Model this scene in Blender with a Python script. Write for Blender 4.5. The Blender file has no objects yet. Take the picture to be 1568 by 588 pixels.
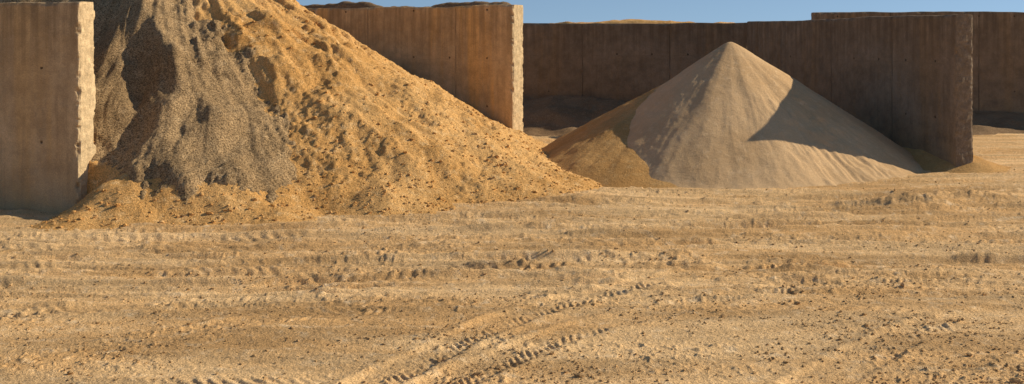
import bpy, bmesh, math, numpy as np
from mathutils import Vector, Matrix
rng=np.random.RandomState(7)
scene=bpy.context.scene
# ---------------------------------------------------------------- noise
_P=rng.permutation(4096); _A=rng.rand(4096)*2*np.pi; _GX=np.cos(_A); _GY=np.sin(_A)
def pn(x,y,seed=0):
    x=np.asarray(x,float)+seed*17.37; y=np.asarray(y,float)+seed*9.71
    xi=np.floor(x).astype(np.int64); yi=np.floor(y).astype(np.int64)
    xf=x-xi; yf=y-yi
    u=xf*xf*xf*(xf*(xf*6-15)+10); v=yf*yf*yf*(yf*(yf*6-15)+10)
    def g(ix,iy,dx,dy):
        h=_P[(_P[ix&4095]+iy)&4095]
        return _GX[h]*dx+_GY[h]*dy
    a=g(xi,yi,xf,yf); b=g(xi+1,yi,xf-1,yf); c=g(xi,yi+1,xf,yf-1); d=g(xi+1,yi+1,xf-1,yf-1)
    return ((a+(b-a)*u)+((c+(d-c)*u)-(a+(b-a)*u))*v)*1.5
def fbm(x,y,seed=0,o=4,gain=.5):
    s=0; a=1
    for i in range(o):
        s=s+a*pn(x*2**i,y*2**i,seed+i*3); a*=gain
    return s
def sst(a,b,x):
    t=np.clip((x-a)/(b-a),0,1); return t*t*(3-2*t)
# ---------------------------------------------------------------- mesh helpers
def make_mesh(name,verts,faces,mat,smooth=True):
    me=bpy.data.meshes.new(name)
    nv=len(verts); nf=len(faces); k=faces.shape[1]
    me.vertices.add(nv); me.vertices.foreach_set("co",np.ascontiguousarray(verts,dtype=np.float32).ravel())
    me.loops.add(nf*k); me.loops.foreach_set("vertex_index",np.ascontiguousarray(faces,dtype=np.int32).ravel())
    me.polygons.add(nf); me.polygons.foreach_set("loop_start",np.arange(0,nf*k,k,dtype=np.int32))
    me.polygons.foreach_set("loop_total",np.full(nf,k,dtype=np.int32))
    me.polygons.foreach_set("use_smooth",np.full(nf,smooth,dtype=bool))
    me.update(calc_edges=True)
    ob=bpy.data.objects.new(name,me); scene.collection.objects.link(ob)
    if mat: me.materials.append(mat)
    return ob
def grid_mesh(name,X,Y,Z,mat,keep=None):
    r,c=X.shape; idx=np.arange(r*c).reshape(r,c)
    f=np.stack([idx[:-1,:-1],idx[:-1,1:],idx[1:,1:],idx[1:,:-1]],-1).reshape(-1,4)
    V=np.stack([X.ravel(),Y.ravel(),Z.ravel()],-1)
    if keep is not None:
        kf=keep.ravel()[f].any(1); f=f[kf]
        used=np.unique(f); m=np.full(r*c,-1); m[used]=np.arange(len(used)); V=V[used]; f=m[f]
    return make_mesh(name,V,f,mat)
def field(name,x0,x1,y0,y1,res,fn,mat,zmin=-.12):
    X,Y=np.meshgrid(np.arange(x0,x1,res),np.arange(y0,y1,res))
    Z=fn(X,Y); return grid_mesh(name,X,Y,np.maximum(Z,zmin-.3),mat,Z>zmin)
# ---------------------------------------------------------------- material helpers
class M:
    def __init__(s,name,rough=.95):
        s.m=bpy.data.materials.new(name); s.m.use_nodes=True; s.n=s.m.node_tree.nodes; s.l=s.m.node_tree.links
        s.b=s.n["Principled BSDF"]; s.b.inputs["Roughness"].default_value=rough
        s.b.inputs["Specular IOR Level"].default_value=.12
        s.tc=s.n.new("ShaderNodeTexCoord").outputs["Object"]
    def set(s,i,v):
        if hasattr(v,"links"): s.l.new(v,i)
        else: i.default_value=v
    def map(s,sc,rot=(0,0,0),vec=None):
        n=s.n.new("ShaderNodeMapping"); n.inputs["Scale"].default_value=sc; n.inputs["Rotation"].default_value=rot
        s.l.new(vec or s.tc,n.inputs["Vector"]); return n.outputs[0]
    def noise(s,scale,detail=4,rough=.6,vec=None,dist=0):
        n=s.n.new("ShaderNodeTexNoise"); n.inputs["Scale"].default_value=scale; n.inputs["Detail"].default_value=detail
        n.inputs["Roughness"].default_value=rough; n.inputs["Distortion"].default_value=dist
        s.l.new(vec or s.tc,n.inputs["Vector"]); return n.outputs["Fac"]
    def math(s,op,a,b=0,c=0,clamp=False):
        n=s.n.new("ShaderNodeMath"); n.operation=op; n.use_clamp=clamp
        s.set(n.inputs[0],a); s.set(n.inputs[1],b)
        return n.outputs[0]
    def rng(s,v,a,b,c=0,d=1):
        n=s.n.new("ShaderNodeMapRange"); s.l.new(v,n.inputs[0])
        for i,q in zip((1,2,3,4),(a,b,c,d)): n.inputs[i].default_value=q
        n.interpolation_type='SMOOTHSTEP'; return n.outputs[0]
    def mix(s,f,a,b,bt='MIX'):
        n=s.n.new("ShaderNodeMix"); n.data_type='RGBA'; n.blend_type=bt
        s.set(n.inputs[0],f)
        for i,v in((6,a),(7,b)):
            if isinstance(v,tuple): v=(*v,1) if len(v)==3 else v
            s.set(n.inputs[i],v)
        return n.outputs[2]
    def scale(s,c,k):
        mm=s.n.new("ShaderNodeVectorMath"); mm.operation='SCALE'; s.l.new(c,mm.inputs[0]); s.l.new(k,mm.inputs["Scale"]); return mm.outputs[0]
    def bump(s,h,dist,strength=1,normal=None):
        n=s.n.new("ShaderNodeBump"); n.inputs["Distance"].default_value=dist; n.inputs["Strength"].default_value=strength
        s.l.new(h,n.inputs["Height"])
        if normal: s.l.new(normal,n.inputs["Normal"])
        return n.outputs[0]
    def done(s,col,nrm=None):
        s.set(s.b.inputs["Base Color"],col)
        if nrm: s.l.new(nrm,s.b.inputs["Normal"])
        return s.m
    def xyz(s):
        n=s.n.new("ShaderNodeSeparateXYZ"); s.l.new(s.tc,n.inputs[0]); return n.outputs

def sand_mat(name,base,dark,light,grain=55,gb=.012,speck=.35,stretch=(1,1,1),mb=.03,band=0):
    m=M(name)
    a=m.noise(.55,6,.62,m.map(stretch)); b=m.noise(5,5,.7); g=m.noise(grain,3,.7)
    c=m.mix(m.rng(a,.38,.62),dark,base); c=m.mix(m.rng(b,.5,.75),c,light)
    if band:
        s1=m.noise(1,5,.65,m.map((.22,1.6,1))); c=m.scale(c,m.rng(s1,.36,.64,1-band,1+band*.7))
    c=m.scale(c,m.rng(g,.3,.7,1-speck,1+speck))
    n1=m.bump(m.noise(14,5,.7),mb,.8); n2=m.bump(g,gb,1,n1)
    return m.done(c,n2)
mat_ground=sand_mat("sandy_ground",(.80,.52,.25),(.68,.40,.165),(.88,.63,.36),60,.014,.34,(.35,1.3,1),.04,.2)
mat_pile=sand_mat("orange_sand",(.73,.42,.155),(.62,.33,.105),(.80,.52,.24),40,.020,.36,mb=.045)
mat_cone=sand_mat("tan_sand",(.62,.41,.215),(.56,.36,.18),(.68,.47,.26),60,.006,.16,mb=.015)
mat_brown=sand_mat("brown_sand",(.55,.31,.11),(.47,.25,.08),(.60,.37,.15),45,.010,.25)
mat_dark=sand_mat("dark_soil",(.30,.19,.10),(.23,.145,.075),(.36,.24,.13),40,.02,.35)
mat_gravel=sand_mat("brown_gravel",(.38,.25,.125),(.27,.175,.085),(.48,.33,.175),36,.020,.75)
mat_stone=sand_mat("stone",(.55,.34,.15),(.36,.22,.10),(.65,.43,.21),30,.01,.3)

def concrete(name,base,dark,stain,endc,joff,stq=.8):
    m=M(name,.9)
    x,y,z=m.xyz()
    a=m.noise(.8,6,.65); st=m.noise(1,5,.65,m.map((1.3,1.3,.10))); st2=m.noise(1,5,.65,m.map((7,7,.35))); big=m.noise(.28,4,.6)
    fine=m.noise(45,4,.7); mid=m.noise(7,5,.7); blot=m.noise(2.2,6,.7)
    c=m.mix(m.rng(a,.35,.65),base,dark); c=m.mix(m.math('MULTIPLY',m.rng(big,.4,.62),.7),c,dark)
    c=m.mix(m.math('MULTIPLY',m.rng(st,.5,.64),stq),c,stain)
    c=m.mix(m.math('MULTIPLY',m.rng(st2,.5,.72),.45),c,tuple(q*.7 for q in dark))
    c=m.scale(c,m.rng(blot,.3,.7,.78,1.2))
    top=m.math('MULTIPLY',m.rng(z,2.0,3.7),m.rng(st2,.35,.6)); c=m.mix(m.math('MULTIPLY',top,.55),c,tuple(q*.5 for q in dark))
    foot=m.math('MULTIPLY',m.rng(z,1.5,.0),m.rng(blot,.3,.6)); c=m.mix(m.math('MULTIPLY',foot,.5),c,(.46,.29,.13))
    jm=m.math('PINGPONG',m.math('ADD',x,joff),1.5)
    joint=m.math('MULTIPLY',m.rng(jm,.02,.006),m.rng(blot,.38,.58))
    pour=m.math('PINGPONG',m.math('ADD',z,m.math('MULTIPLY',a,.3)),1.3); pl=m.math('MULTIPLY',m.rng(pour,.02,.0),m.rng(blot,.45,.6,0,.4))
    c=m.mix(m.math('MULTIPLY',m.math('MAXIMUM',joint,pl),.5),c,tuple(q*.35 for q in dark))
    hx=m.math('PINGPONG',m.math('ADD',x,.4),.6); hz=m.math('PINGPONG',m.math('ADD',z,.1),.65)
    r=m.math('SQRT',m.math('ADD',m.math('POWER',hx,2),m.math('POWER',hz,2)))
    hole=m.math('MULTIPLY',m.rng(r,.035,.018),m.rng(blot,.5,.52)); c=m.mix(m.math('MULTIPLY',hole,.8),c,(.05,.035,.02))
    e=m.rng(x,.05,.0); c=m.mix(m.math('MULTIPLY',e,.9),c,m.mix(m.rng(mid,.4,.62),tuple(q*.72 for q in endc),endc))
    c=m.scale(c,m.rng(fine,.25,.75,.78,1.2))
    h=m.math('SUBTRACT',m.math('ADD',mid,m.math('MULTIPLY',fine,.25)),m.math('MULTIPLY',m.math('MAXIMUM',joint,hole),2))
    return m.done(c,m.bump(h,.02,.8))
# ---------------------------------------------------------------- walls
def wall(name,corner,dirv,length,t,h,mat,seed=0,res=.07,chip=.03):
    d=np.array(dirv,float); d/=np.hypot(*d)
    n=np.array([d[1],-d[0]]); 
    if n[1]<0: n=-n
    if abs(d[1])>abs(d[0]): n=np.array([abs(d[1]),-d[0]*np.sign(d[1])])
    xs=np.concatenate([[0,.02,.045],np.linspace(.08,length,int(length/res)+1)]); ys=np.concatenate([[0,.015,.04],np.linspace(.07,t-.07,max(3,int(t/.05))),[t-.04,t-.015,t]])
    zs=np.concatenate([np.linspace(-.4,h-.07,int((h+.4)/.045)+1),[h-.04,h-.015,h]])
    bm=bmesh.new()
    def face(f,us,vs):
        U,V=np.meshgrid(us,vs,indexing='ij'); P=f(U,V); x,y,z=[np.array(q,float) for q in P]
        dx=x.copy(); dy=np.minimum(y,t-y); dz=h-z
        sgn=np.where(y<t/2,1,-1); w=.07
        nz=(.012+np.clip(fbm(z*3.2+sgn*5,z*0+seed,seed+1,5,.65)-.05,0,1.2)*chip*1.6)
        fx=np.clip(1-dx/w,0,1); fy=np.clip(1-dy/w,0,1); fz=np.clip(1-dz/w,0,1)
        y2=y+sgn*nz*fx*fy; x2=x+nz*fx*fy
        nt=(.012+np.clip(fbm(x*2.4+sgn*3,x*0+seed,seed+9,4,.6),0,1.2)*chip)
        y2=y2+sgn*nt*fz*fy; z2=z-nt*fz*fy
        z2=z2+sst(h-.6,h,z)*(fbm(x*.5,x*0,seed+4,3)*.03)
        y2=y2+np.where((y<1e-6)|(y>t-1e-6),fbm(x*2+y*3,z*2+y*3,seed+12,3)*.008,0)
        x2=x2+np.where(x<1e-6,fbm(y*6,z*5,seed+15,4,.65)*.012,0)
        V2=[[bm.verts.new((x2[i,j],y2[i,j],z2[i,j])) for j in range(x.shape[1])] for i in range(x.shape[0])]
        for i in range(x.shape[0]-1):
            for j in range(x.shape[1]-1):
                bm.faces.new((V2[i][j],V2[i+1][j],V2[i+1][j+1],V2[i][j+1]))
    O=lambda U:U*0
    face(lambda U,V:(U,O(U),V),xs,zs); face(lambda U,V:(U,O(U)+t,V),xs,zs)
    face(lambda U,V:(O(U),U,V),ys,zs); face(lambda U,V:(O(U)+length,U,V),ys,zs)
    face(lambda U,V:(U,V,O(U)+h),xs,ys)
    bmesh.ops.remove_doubles(bm,verts=bm.verts,dist=.002)
    bmesh.ops.recalc_face_normals(bm,faces=bm.faces)
    me=bpy.data.meshes.new(name); bm.to_mesh(me); bm.free(); me.materials.append(mat)
    ob=bpy.data.objects.new(name,me); scene.collection.objects.link(ob)
    ob.matrix_world=Matrix(((d[0],n[0],0,corner[0]),(d[1],n[1],0,corner[1]),(0,0,1,0),(0,0,0,1)))
EC=(.76,.56,.32)
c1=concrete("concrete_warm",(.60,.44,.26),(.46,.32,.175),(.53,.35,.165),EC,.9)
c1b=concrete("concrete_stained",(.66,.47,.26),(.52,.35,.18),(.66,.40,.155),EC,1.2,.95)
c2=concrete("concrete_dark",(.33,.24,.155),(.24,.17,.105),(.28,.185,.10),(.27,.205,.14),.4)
L1=(-7.5,19.2); D1=(-.94,.34)
L2=(.02,29.5); D2=(-.87,.5)
L5=(7.75,36.3); D5=(-.94,.3)
wall("concrete_wall",L1,D1,11,.45,3.64,c1,1,chip=.045)
wall("concrete_wall.001",L2,D2,15,.6,3.92,c1b,5)
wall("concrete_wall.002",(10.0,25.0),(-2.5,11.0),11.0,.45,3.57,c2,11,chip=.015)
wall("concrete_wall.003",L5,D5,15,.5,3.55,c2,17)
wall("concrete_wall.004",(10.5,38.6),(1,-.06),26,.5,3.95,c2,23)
# ---------------------------------------------------------------- ground
def track(x,y,pts,w,depth,lug=.22,la=.02):
    P=np.array(pts); out=np.zeros(x.shape)
    bb=(x>P[:,0].min()-.6)&(x<P[:,0].max()+.6)&(y>P[:,1].min()-.6)&(y<P[:,1].max()+.6)
    if not bb.any(): return out
    x=x[bb]; y=y[bb]
    best=np.full(x.shape,1e9); S=np.zeros(x.shape); acc=0
    for (ax,ay),(bx,by) in zip(pts[:-1],pts[1:]):
        dx,dy=bx-ax,by-ay; L=math.hypot(dx,dy)
        t=np.clip(((x-ax)*dx+(y-ay)*dy)/L**2,0,1); px,py=ax+t*dx,ay+t*dy
        d=np.hypot(x-px,y-py); m=d<best
        best=np.where(m,d,best); S=np.where(m,acc+t*L,S); acc+=L
    best=best+.03*pn(x*1.5,y*1.5,55)
    m=sst(w*.5+.05,w*.5-.04,best); fade=sst(0,1.0,S)*sst(acc,acc-1.5,S)
    berm=np.exp(-((best-w*.5-.06)/.07)**2)*depth*.7
    tread=np.sin(2*np.pi*(S+best*.8+.05*pn(x*2,y*2,56))/lug); tread=np.clip(tread*1.6,-1,1)*la
    patch=sst(-.35,.3,fbm(x*.6,y*.9,77,4,.6))
    out[bb]=(m*(-depth*.5+tread*patch*(.3+.7*sst(-.3,.4,pn(x*3,y*3,57))))+berm*(.35+.65*patch))*fade
    return out
def curve(pts,n=14):
    p=np.array(pts,float); t=np.linspace(0,len(p)-1,n); return list(zip(np.interp(t,range(len(p)),p[:,0]),np.interp(t,range(len(p)),p[:,1])))
TR=[([(-3.2,7.2),(-1.25,9.6),(-.05,11.9),(2.2,14.2),(6,16)],.42,.03,.10,.010),
    ([(-2.6,6.8),(-.75,9.4),(.5,11.3),(3,13.2),(7,14.6)],.42,.025,.10,.009),
    ([(.8,7.4),(2.6,9.66),(4.1,11.3),(6.5,13),(10,14.2)],.45,.03,.11,.012),
    ([(2.2,7.4),(4.0,9.4),(5.6,10.8),(8,12.0),(12,13.0)],.45,.02,.11,.010),
    ([(-9,10.2),(-5,12.0),(-2.4,13.8),(1,15.0),(8,15.6)],.5,.03,.17,.010),
    ([(-6.5,9.0),(-4.2,10.6),(-2.6,11.8),(-.5,12.6)],.4,.02,.13,.010),
    ([(-8,8.0),(-5,9.0),(-3,9.6),(-1,9.8)],.4,.012,.13,.008),
    ([(-.5,13.5),(3,14.0),(6,13.9),(12,13.7)],.5,.04,.17,.010),
    ([(-1,15.0),(3,14.9),(7,14.9),(13,14.9)],.5,.04,.17,.008),
    ([(-12,16.0),(-5,15.7),(1,16.1),(8,16.9),(16,17.2)],.55,.055,.22,.008),
    ([(-12,17.0),(-5,16.7),(1,17.3),(8,18.3),(16,18.9)],.55,.055,.22,.008),
    ([(-2,18.2),(3,19.0),(9,19.6),(18,20.6)],.6,.065,.25,.010),
    ([(0,19.6),(4,20.6),(10,21.6),(18,23.6)],.6,.07,.25,.010),
    ([(-10,14.6),(-4,14.2),(2,14.7),(9,15.4),(16,16)],.5,.045,.18,.008),
    ([(-8,11.6),(-4,12.4),(-1,12.6),(4,12.3),(9,11.9)],.45,.025,.17,.007)]
_r=np.random.RandomState(21)
for i in range(16):
    y0=13+9*i/16+_r.randn()*.3; s=_r.randn()*.035+.04; x0=-13+_r.rand()*8
    TR.append(([(x0,y0+x0*s),(x0+7,y0+(x0+7)*s+_r.randn()*.25),(x0+14,y0+(x0+14)*s+_r.randn()*.3),(x0+22,y0+(x0+22)*s)],.35+.2*_r.rand(),.03+.03*_r.rand(),.2,.005))
CT=[(curve(p),w,d,l,a) for p,w,d,l,a in TR]
def ground_h(x,y):
    near=1/(1+np.maximum(y-30,0)*.05)
    z=fbm(x*.13,y*.13,1,2)*.06
    yw=y+1.1*fbm(x*.09,y*.05,4,2)
    z=z+sst(12.5,15.5,y)*fbm(x*.35,yw*3.2,6,4,.6)*.024+fbm(x*.3,yw*1.4,7,4)*.014
    z=z+fbm(x*2.2,y*3.8,9,4,.62)*.008
    patch=sst(-.15,.55,fbm(x*.5,yw*.9,12,3))
    z=z+patch*np.clip(pn(x*8,y*8,14)-.28,0,1)*.04+np.clip(pn(x*17,y*17,15)-.25,0,1)*.022*(.35+patch)
    z=z+pn(x*30,y*30,16)*.0035
    for p,w,d,l,a in CT: z=z+track(x,y,p,w,d,l,a)
    def mound(cx,cy,rx,ry,h):
        q=((x-cx)/rx)**2+((y-cy)/ry)**2
        return np.exp(-q*1.6)*h*(1+.4*fbm(x*3,y*3,31,4,.6))
    z=z+mound(7.4,20.3,.9,.7,.16)+mound(8.6,21.0,1.3,.4,.13)+mound(-6.3,18.0,1.2,.35,.08)
    z=z+mound(.9,14.1,.9,.12,.06)+mound(6.0,14.0,.35,.15,.05)+mound(.5,20.9,2,1.2,.08)
    return z*near
iy=np.linspace(1/6.0,1/62.,920); Ys=np.concatenate([[-400,-100,-40,-15,-5,0,3,4.5,5.4],1/iy,np.geomspace(66,5000,24)])
uc=np.linspace(-.64,.64,1400); uo=np.geomspace(.66,60,34); U=np.concatenate([-uo[::-1],uc,uo])
YY,UU=np.meshgrid(Ys,U,indexing='ij'); XX=UU*np.maximum(YY,6.)
XX=np.clip(XX,-6000,6000)+UU*1e-3
ZZ=ground_h(XX,YY); grid_mesh("ground",XX,YY,ZZ,mat_ground)
# ---------------------------------------------------------------- big sand pile
AP=np.array([-8.2,26.]); RD=np.array([-8.,2.0]); H1=5.7
PH=np.array([-180,-110,-79.5,-69,-54.8,-42,-32.5,-21,-6.7,13,45,90,140,180.]); PR=np.array([8.5,8.2,8.4,8.8,8.7,9.8,10.8,10.7,9.7,9.6,12.3,11,9,8.5])
def pile_polar(x,y):
    t=np.clip(((x-AP[0])*RD[0]+(y-AP[1])*RD[1])/(RD@RD),0,1)
    rx=x-AP[0]-t*RD[0]; ry=y-AP[1]-t*RD[1]; return np.hypot(rx,ry),np.degrees(np.arctan2(ry,rx)),t
def pile_base(x,y,detail=True):
    r,ph,t=pile_polar(x,y)
    R=np.interp(ph,PH,PR)
    if detail: R=R+.35*fbm(x*.6,y*.6,40,3)
    q=r/R; z=H1*np.sign(1-q)*np.abs(1-q)**1.15
    z=z-.25*np.exp(-(r/.6)**2)
    z=np.where(q>1,-(q-1)*R*.3,z)
    if detail:
        env=np.clip(z/.5,0,1)*.85+.15
        env2=np.clip(z/1.2,0.05,1)
        a=np.radians(ph); lit=sst(-80,-50,ph)
        z=z+env2*(fbm(a*3.5,r*.18,42,3)*.16+fbm(a*13+pn(r*.7,a*3,58)*.5,r*.35,43,4,.6)*.05)
        z=z+env2*fbm(x*.9,y*.9,44,3,.5)*.06
        st=lit*sst(1.5,3,r)*sst(6.5,4,r)
        sc=fbm(x*1.1+pn(x*.7,y*.7,50)*.6,y*1.6,47,3); z=z+env*st*np.clip(sc-.05,0,.3)*.45
        rough=lit*(.35+.65*sst(-.2,.4,fbm(x*.45,y*.45,46,2)))+.25
        z=z+rough*env*fbm(x*2.5,y*2.5,59,5,.68)*.034
        z=z+rough*np.clip(pn(x*6,y*6,48)-.25,0,1)*.05*env+rough*np.clip(pn(x*13,y*13,49)-.15,0,1)*.055
        z=z+pn(x*22,y*22,51)*.007
    d=np.array(D1)/np.hypot(*D1); n=np.array([-d[1],d[0]]); 
    if n[1]>0: n=-n
    s=(x-L1[0])*n[0]+(y-L1[1])*n[1]; tt=(x-L1[0])*d[0]+(y-L1[1])*d[1]
    cut=sst(-.25,-.2,s)*sst(-.9,.35,tt); z=np.where(z>0,z*(1-cut),z)-cut*.12
    d=np.array(D2)/np.hypot(*D2); n=np.array([d[1],-d[0]]); n=n if n[1]>0 else -n
    s=(x-L2[0])*n[0]+(y-L2[1])*n[1]
    return np.where(s>.3,-1,z)
field("sand_pile",-17,3.2,15.5,37,.035,pile_base,mat_pile)
def hit(px,py):
    Y=np.arange(14,34,.02); X=(px-784)/1700*Y; z=3-(py-60)/1700*Y
    h=pile_base(X,Y,False); i=np.argmax(z<=h); return X[i],Y[i]
poly=[hit(*p) for p in[(150,232),(185,264),(235,300),(290,306),(340,296),(430,298),(455,262),(455,205),(420,160),(385,100),(345,60),(305,20),(305,-20)]]
poly+=[(-8.2,26),(-14,27.5),(-14,23),(-9.5,20.6)]
def sdf(x,y,P):
    d=np.full(x.shape,1e9); ins=np.zeros(x.shape,bool)
    for i in range(len(P)):
        (ax,ay),(bx,by)=P[i],P[(i+1)%len(P)]; ex,ey=bx-ax,by-ay
        t=np.clip(((x-ax)*ex+(y-ay)*ey)/(ex*ex+ey*ey+1e-9),0,1); d=np.minimum(d,np.hypot(x-ax-t*ex,y-ay-t*ey))
        c=((ay>y)!=(by>y)); xi=ex*(y-ay)/(by-ay+1e-12)+ax; ins^=c&(x<xi)
    return np.where(ins,d,-d)
def gravel_h(x,y,b=None):
    r,ph,t=pile_polar(x,y); a=np.radians(ph)
    s=sdf(x+.28*fbm(x*1.3,y*1.3,60,6,.7),y+.28*fbm(x*1.3,y*1.3,61,6,.7),poly)
    if b is None: b=pile_base(x,y)
    th=np.clip(s*.3,-.5,.10)+sst(0,.8,s)*(fbm(a*5,r*.22,62,3)*.10+fbm(a*14,r*.4,66,2)*.03)
    tongue=sst(0,.5,s)*np.exp(-((a+1.33+.12*np.sin(r*.9))/.05)**2)*.12
    return b+np.where(s>0,np.maximum(th,.008),th)+tongue-.02*(s<0)+pn(x*24,y*24,64)*.012*sst(.5,.0,np.abs(s))+np.clip(-s,0,.3)*-.2
X,Y=np.meshgrid(np.arange(-15,-2.5,.03),np.arange(16.5,28.5,.03))
B=pile_base(X,Y); G=gravel_h(X,Y,B); grid_mesh("gravel_pile",X,Y,G,mat_gravel,(G-B>-.04)&(B>-.05))
# ---------------------------------------------------------------- cone of tan sand
def soft(z,k=.07): return k*np.logaddexp(0,z/k)-.06
def cone_h(x,y):
    cx,cy=5.3,27.0; r=np.hypot(x-cx,y-cy); a=np.arctan2(y-cy,x-cx); dg=np.degrees(a)
    R=np.interp(dg,[-180,-150,-135,-118,-90,-60,-30,0,90,180],[4.2,4.45,4.75,4.8,4.3,3.95,4.3,4.8,4.6,4.2])+.10*fbm(np.cos(a)*1.5,np.sin(a)*1.5,70,3)
    z=3.02-(np.sqrt(r*r+.02)-.1)*3.02/R
    ca,sa=np.cos(a),np.sin(a); env=sst(0,2.0,r)
    face=np.exp(-((a+.95)/.45)**2)*sst(1.2,2.2,r)
    d=env*(fbm(ca*3,sa*3+r*.12,71,2)*.04+fbm(a*26+.4*pn(r,a*4,78),r*.5,72,3,.6)*.004)
    d=d+fbm(x*2,y*2,73,4)*.009*env+pn(x*16,y*16,74)*.003
    d=d+face*(np.clip(pn(a*30+pn(x*2,y*2,79)*.9,r*1.5,75),-.4,.4)*.035+np.clip(fbm(x*1.6,y*1.6,76,3),0,.4)*.09)
    return soft(z+d)+fbm(x*1.5,y*1.5,77,3)*.012
field("sand_pile.001",0,11.4,20.8,33,.03,cone_h,mat_cone,-.045)
def brown_h(x,y):
    cx,cy=4.0,27.9; r=np.hypot(x-cx,y-cy); a=np.degrees(np.arctan2(y-cy,x-cx))
    R=np.interp(a,[-180,-167,-150,-135,-124,-107,-90,-60,0,90,180],[3.7,3.6,4.3,5.2,5.7,5.6,5.3,4.4,4,4,3.7])+.10*fbm(x*.8,y*.8,80,2)
    q=r/R; z=2.05*np.sign(1-q)*np.abs(1-q)**.95
    env=np.clip(z/.4,0.1,1)
    return soft(z+env*(fbm(x*.9,y*.9,81,3,.5)*.03+fbm(np.radians(a)*12,r*.4,82,3)*.015)+np.clip(pn(x*8,y*8,83)-.3,0,1)*.02*env,.05)
field("sand_pile.002",-1.2,10,21,34,.04,brown_h,mat_brown,-.045)
def ridge(x,y,a,b,w0,h,seed):
    ex,ey=b[0]-a[0],b[1]-a[1]; t=np.clip(((x-a[0])*ex+(y-a[1])*ey)/(ex*ex+ey*ey),0,1)
    r=np.hypot(x-a[0]-t*ex,y-a[1]-t*ey); hh=h*(1+.45*fbm(t*3,t*0,seed,3)); w=w0*(1+.25*fbm(x*.7,y*.7,seed+2,2))
    return soft(hh*(1-r/w)+fbm(x*1.2,y*1.2,seed+3,3)*.05*np.clip(1-r/w+.3,0,1),.05)
field("soil_bank",6,13.5,22.3,37,.045,lambda x,y:ridge(x,y,(10.3,25.7),(8.0,35.5),1.35,.6,90),mat_brown,-.045)
field("soil_bank.001",-3,9,31,39,.06,lambda x,y:ridge(x,y,(-1,38.5),(7.8,35.8),3.4,1.0,94),mat_dark,-.045)
field("soil_bank.002",10,34,33,40,.07,lambda x,y:ridge(x,y,(11,38.3),(34,37.0),3.0,.6,98),mat_dark,-.045)
d5=np.array(D5)/np.hypot(*D5)
def back_h(x,y):
    s=(x-L5[0])*(-d5[1]*-1)+(y-L5[1])*(-d5[0])
    r=np.hypot((x-5.1)*.85,y-42.6); z=5.6-r*.62
    top=3.60+.07*fbm(x*.6,y*.3,110,3)+.10*np.exp(-((x-4.6)/1.2)**2)
    z=np.minimum(z,top)+fbm(x*2,y*2,111,3)*.025
    return np.where(s<.75,-1,z)
field("sand_pile.003",-6,14.5,36,51,.07,back_h,mat_pile)
def cap(name,corner,dv,t,x0,x1,h,amp,seed,mat):
    d=np.array(dv)/np.hypot(*dv); n=np.array([d[1],-d[0]]); n=n if n[1]>0 else -n
    u=np.arange(x0,x1,.04); v=np.linspace(.03,t-.03,14); Uu,Vv=np.meshgrid(u,v,indexing='ij')
    prof=np.sin(np.pi*(Vv-.03)/(t-.06))**.7; e=sst(x0,x0+.4,Uu)*sst(x1,x1-.6,Uu)
    Z=h-.05+prof*e*(np.clip(fbm(Uu*.35,Uu*0,seed,4,.55)*.9+.6,.1,1.4)*amp+.04+fbm(Uu*5,Vv*5,seed+1,3)*.02)
    grid_mesh(name,corner[0]+d[0]*Uu+n[0]*Vv,corner[1]+d[1]*Uu+n[1]*Vv,Z,mat)
cap("soil_ridge",L2,D2,.6,.05,9,3.9,.2,120,mat_dark)
cap("soil_ridge.001",L1,D1,.45,.3,8,3.62,.10,130,mat_dark)
# ---------------------------------------------------------------- stones / clods
def ico():
    bm=bmesh.new(); bmesh.ops.create_icosphere(bm,subdivisions=1,radius=1); v=np.array([q.co[:] for q in bm.verts]); f=np.array([[a.index for a in p.verts] for p in bm.faces]); bm.free(); return v,f
iv,if_=ico()
def stones(name,xs,ys,zs,sz,mat,seed):
    r=np.random.RandomState(seed); n=len(xs)
    V=iv[None]*(1+.28*r.randn(n,len(iv),1)); ax=.65+.7*r.rand(n,1,3); ax[:,:,2]*=.75; V=V*ax*sz[:,None,None]
    a=r.rand(n)*6.28; c,s=np.cos(a),np.sin(a); x=V[...,0]*c[:,None]-V[...,1]*s[:,None]; y=V[...,0]*s[:,None]+V[...,1]*c[:,None]
    V=np.stack([x+xs[:,None],y+ys[:,None],V[...,2]+(zs+sz*.25)[:,None]],-1).reshape(-1,3)
    F=(if_[None]+np.arange(n)[:,None,None]*len(iv)).reshape(-1,3); make_mesh(name,V,F,mat,False)
r=np.random.RandomState(3)
n=40000; yy=1/(1/7.+(1/26.-1/7.)*r.rand(n)); xx=(r.rand(n)*2-1)*.6*yy
dens=sst(-.3,.5,fbm(xx*.5,yy*.8,12,3)); k=r.rand(n)<.2+.8*dens; xx,yy=xx[k],yy[k]
sz=.005+.012*r.rand(len(xx))**3+.025*(r.rand(len(xx))>.99)*r.rand(len(xx))
stones("ground_stones",xx,yy,ground_h(xx,yy),sz,mat_stone,5)
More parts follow.
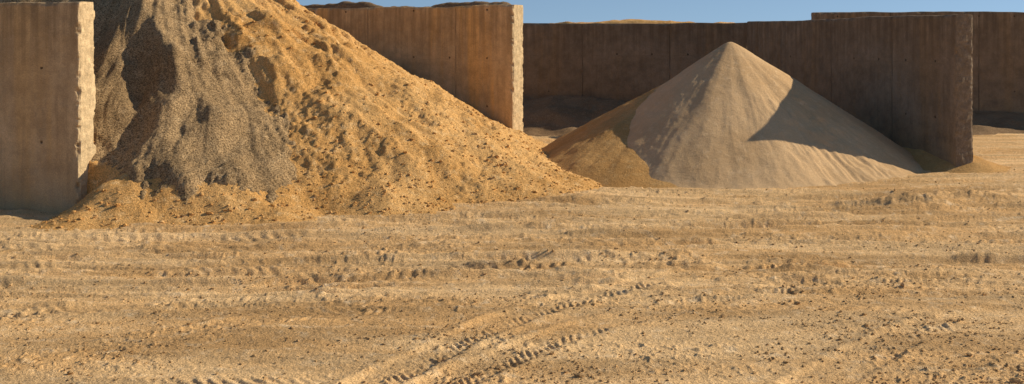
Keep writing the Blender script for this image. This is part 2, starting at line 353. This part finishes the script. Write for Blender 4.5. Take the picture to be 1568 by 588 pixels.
n=12000; xx=-9+11*r.rand(n); yy=17+12*r.rand(n); zz=pile_base(xx,yy); _,ph,_=pile_polar(xx,yy)
g=gravel_h(xx,yy); k=(zz>-.02)&((ph>-66)|(zz<.5))&(g<zz)&(r.rand(n)<.3+.7*sst(2.0,.2,zz)); xx,yy,zz=xx[k],yy[k],zz[k]
sz=.010+.03*r.rand(len(xx))**4; stones("sand_clods",xx,yy,zz,sz,mat_pile,6)
# ---------------------------------------------------------------- light, sky, camera
E=math.radians(28); AZ=math.radians(76)
sd=Vector((math.sin(AZ)*math.cos(E),math.cos(AZ)*math.cos(E),math.sin(E)))
sl=bpy.data.lights.new("sun","SUN"); sl.energy=5; sl.angle=math.radians(.5); sl.color=(1,.88,.68)
so=bpy.data.objects.new("sun",sl); so.rotation_euler=sd.to_track_quat('Z','Y').to_euler(); scene.collection.objects.link(so)
w=bpy.data.worlds.new("World"); scene.world=w; w.use_nodes=True; N=w.node_tree.nodes; LK=w.node_tree.links
sk=N.new("ShaderNodeTexSky"); sk.sky_type='NISHITA'; sk.sun_disc=False; sk.sun_elevation=E; sk.sun_rotation=AZ
sk.dust_density=0; sk.ozone_density=1.8; sk.air_density=1.0; sk.altitude=500
tc=N.new("ShaderNodeTexCoord"); ad=N.new("ShaderNodeVectorMath"); ad.operation='ADD'; ad.inputs[1].default_value=(0,0,.15)
nm=N.new("ShaderNodeVectorMath"); nm.operation='NORMALIZE'; LK.new(tc.outputs["Generated"],ad.inputs[0]); LK.new(ad.outputs[0],nm.inputs[0]); LK.new(nm.outputs[0],sk.inputs["Vector"])
bg=N["Background"]; bg.inputs[1].default_value=.105; LK.new(sk.outputs[0],bg.inputs[0])
cd=bpy.data.cameras.new("camera"); cd.sensor_width=36; cd.lens=39.03; cd.shift_y=-.149; cd.clip_end=12000
co=bpy.data.objects.new("camera",cd); co.location=(0,0,3); co.rotation_euler=(math.pi/2,0,0); scene.collection.objects.link(co); scene.camera=co
scene.view_settings.view_transform='Standard'; scene.view_settings.look='None'; scene.view_settings.exposure=0
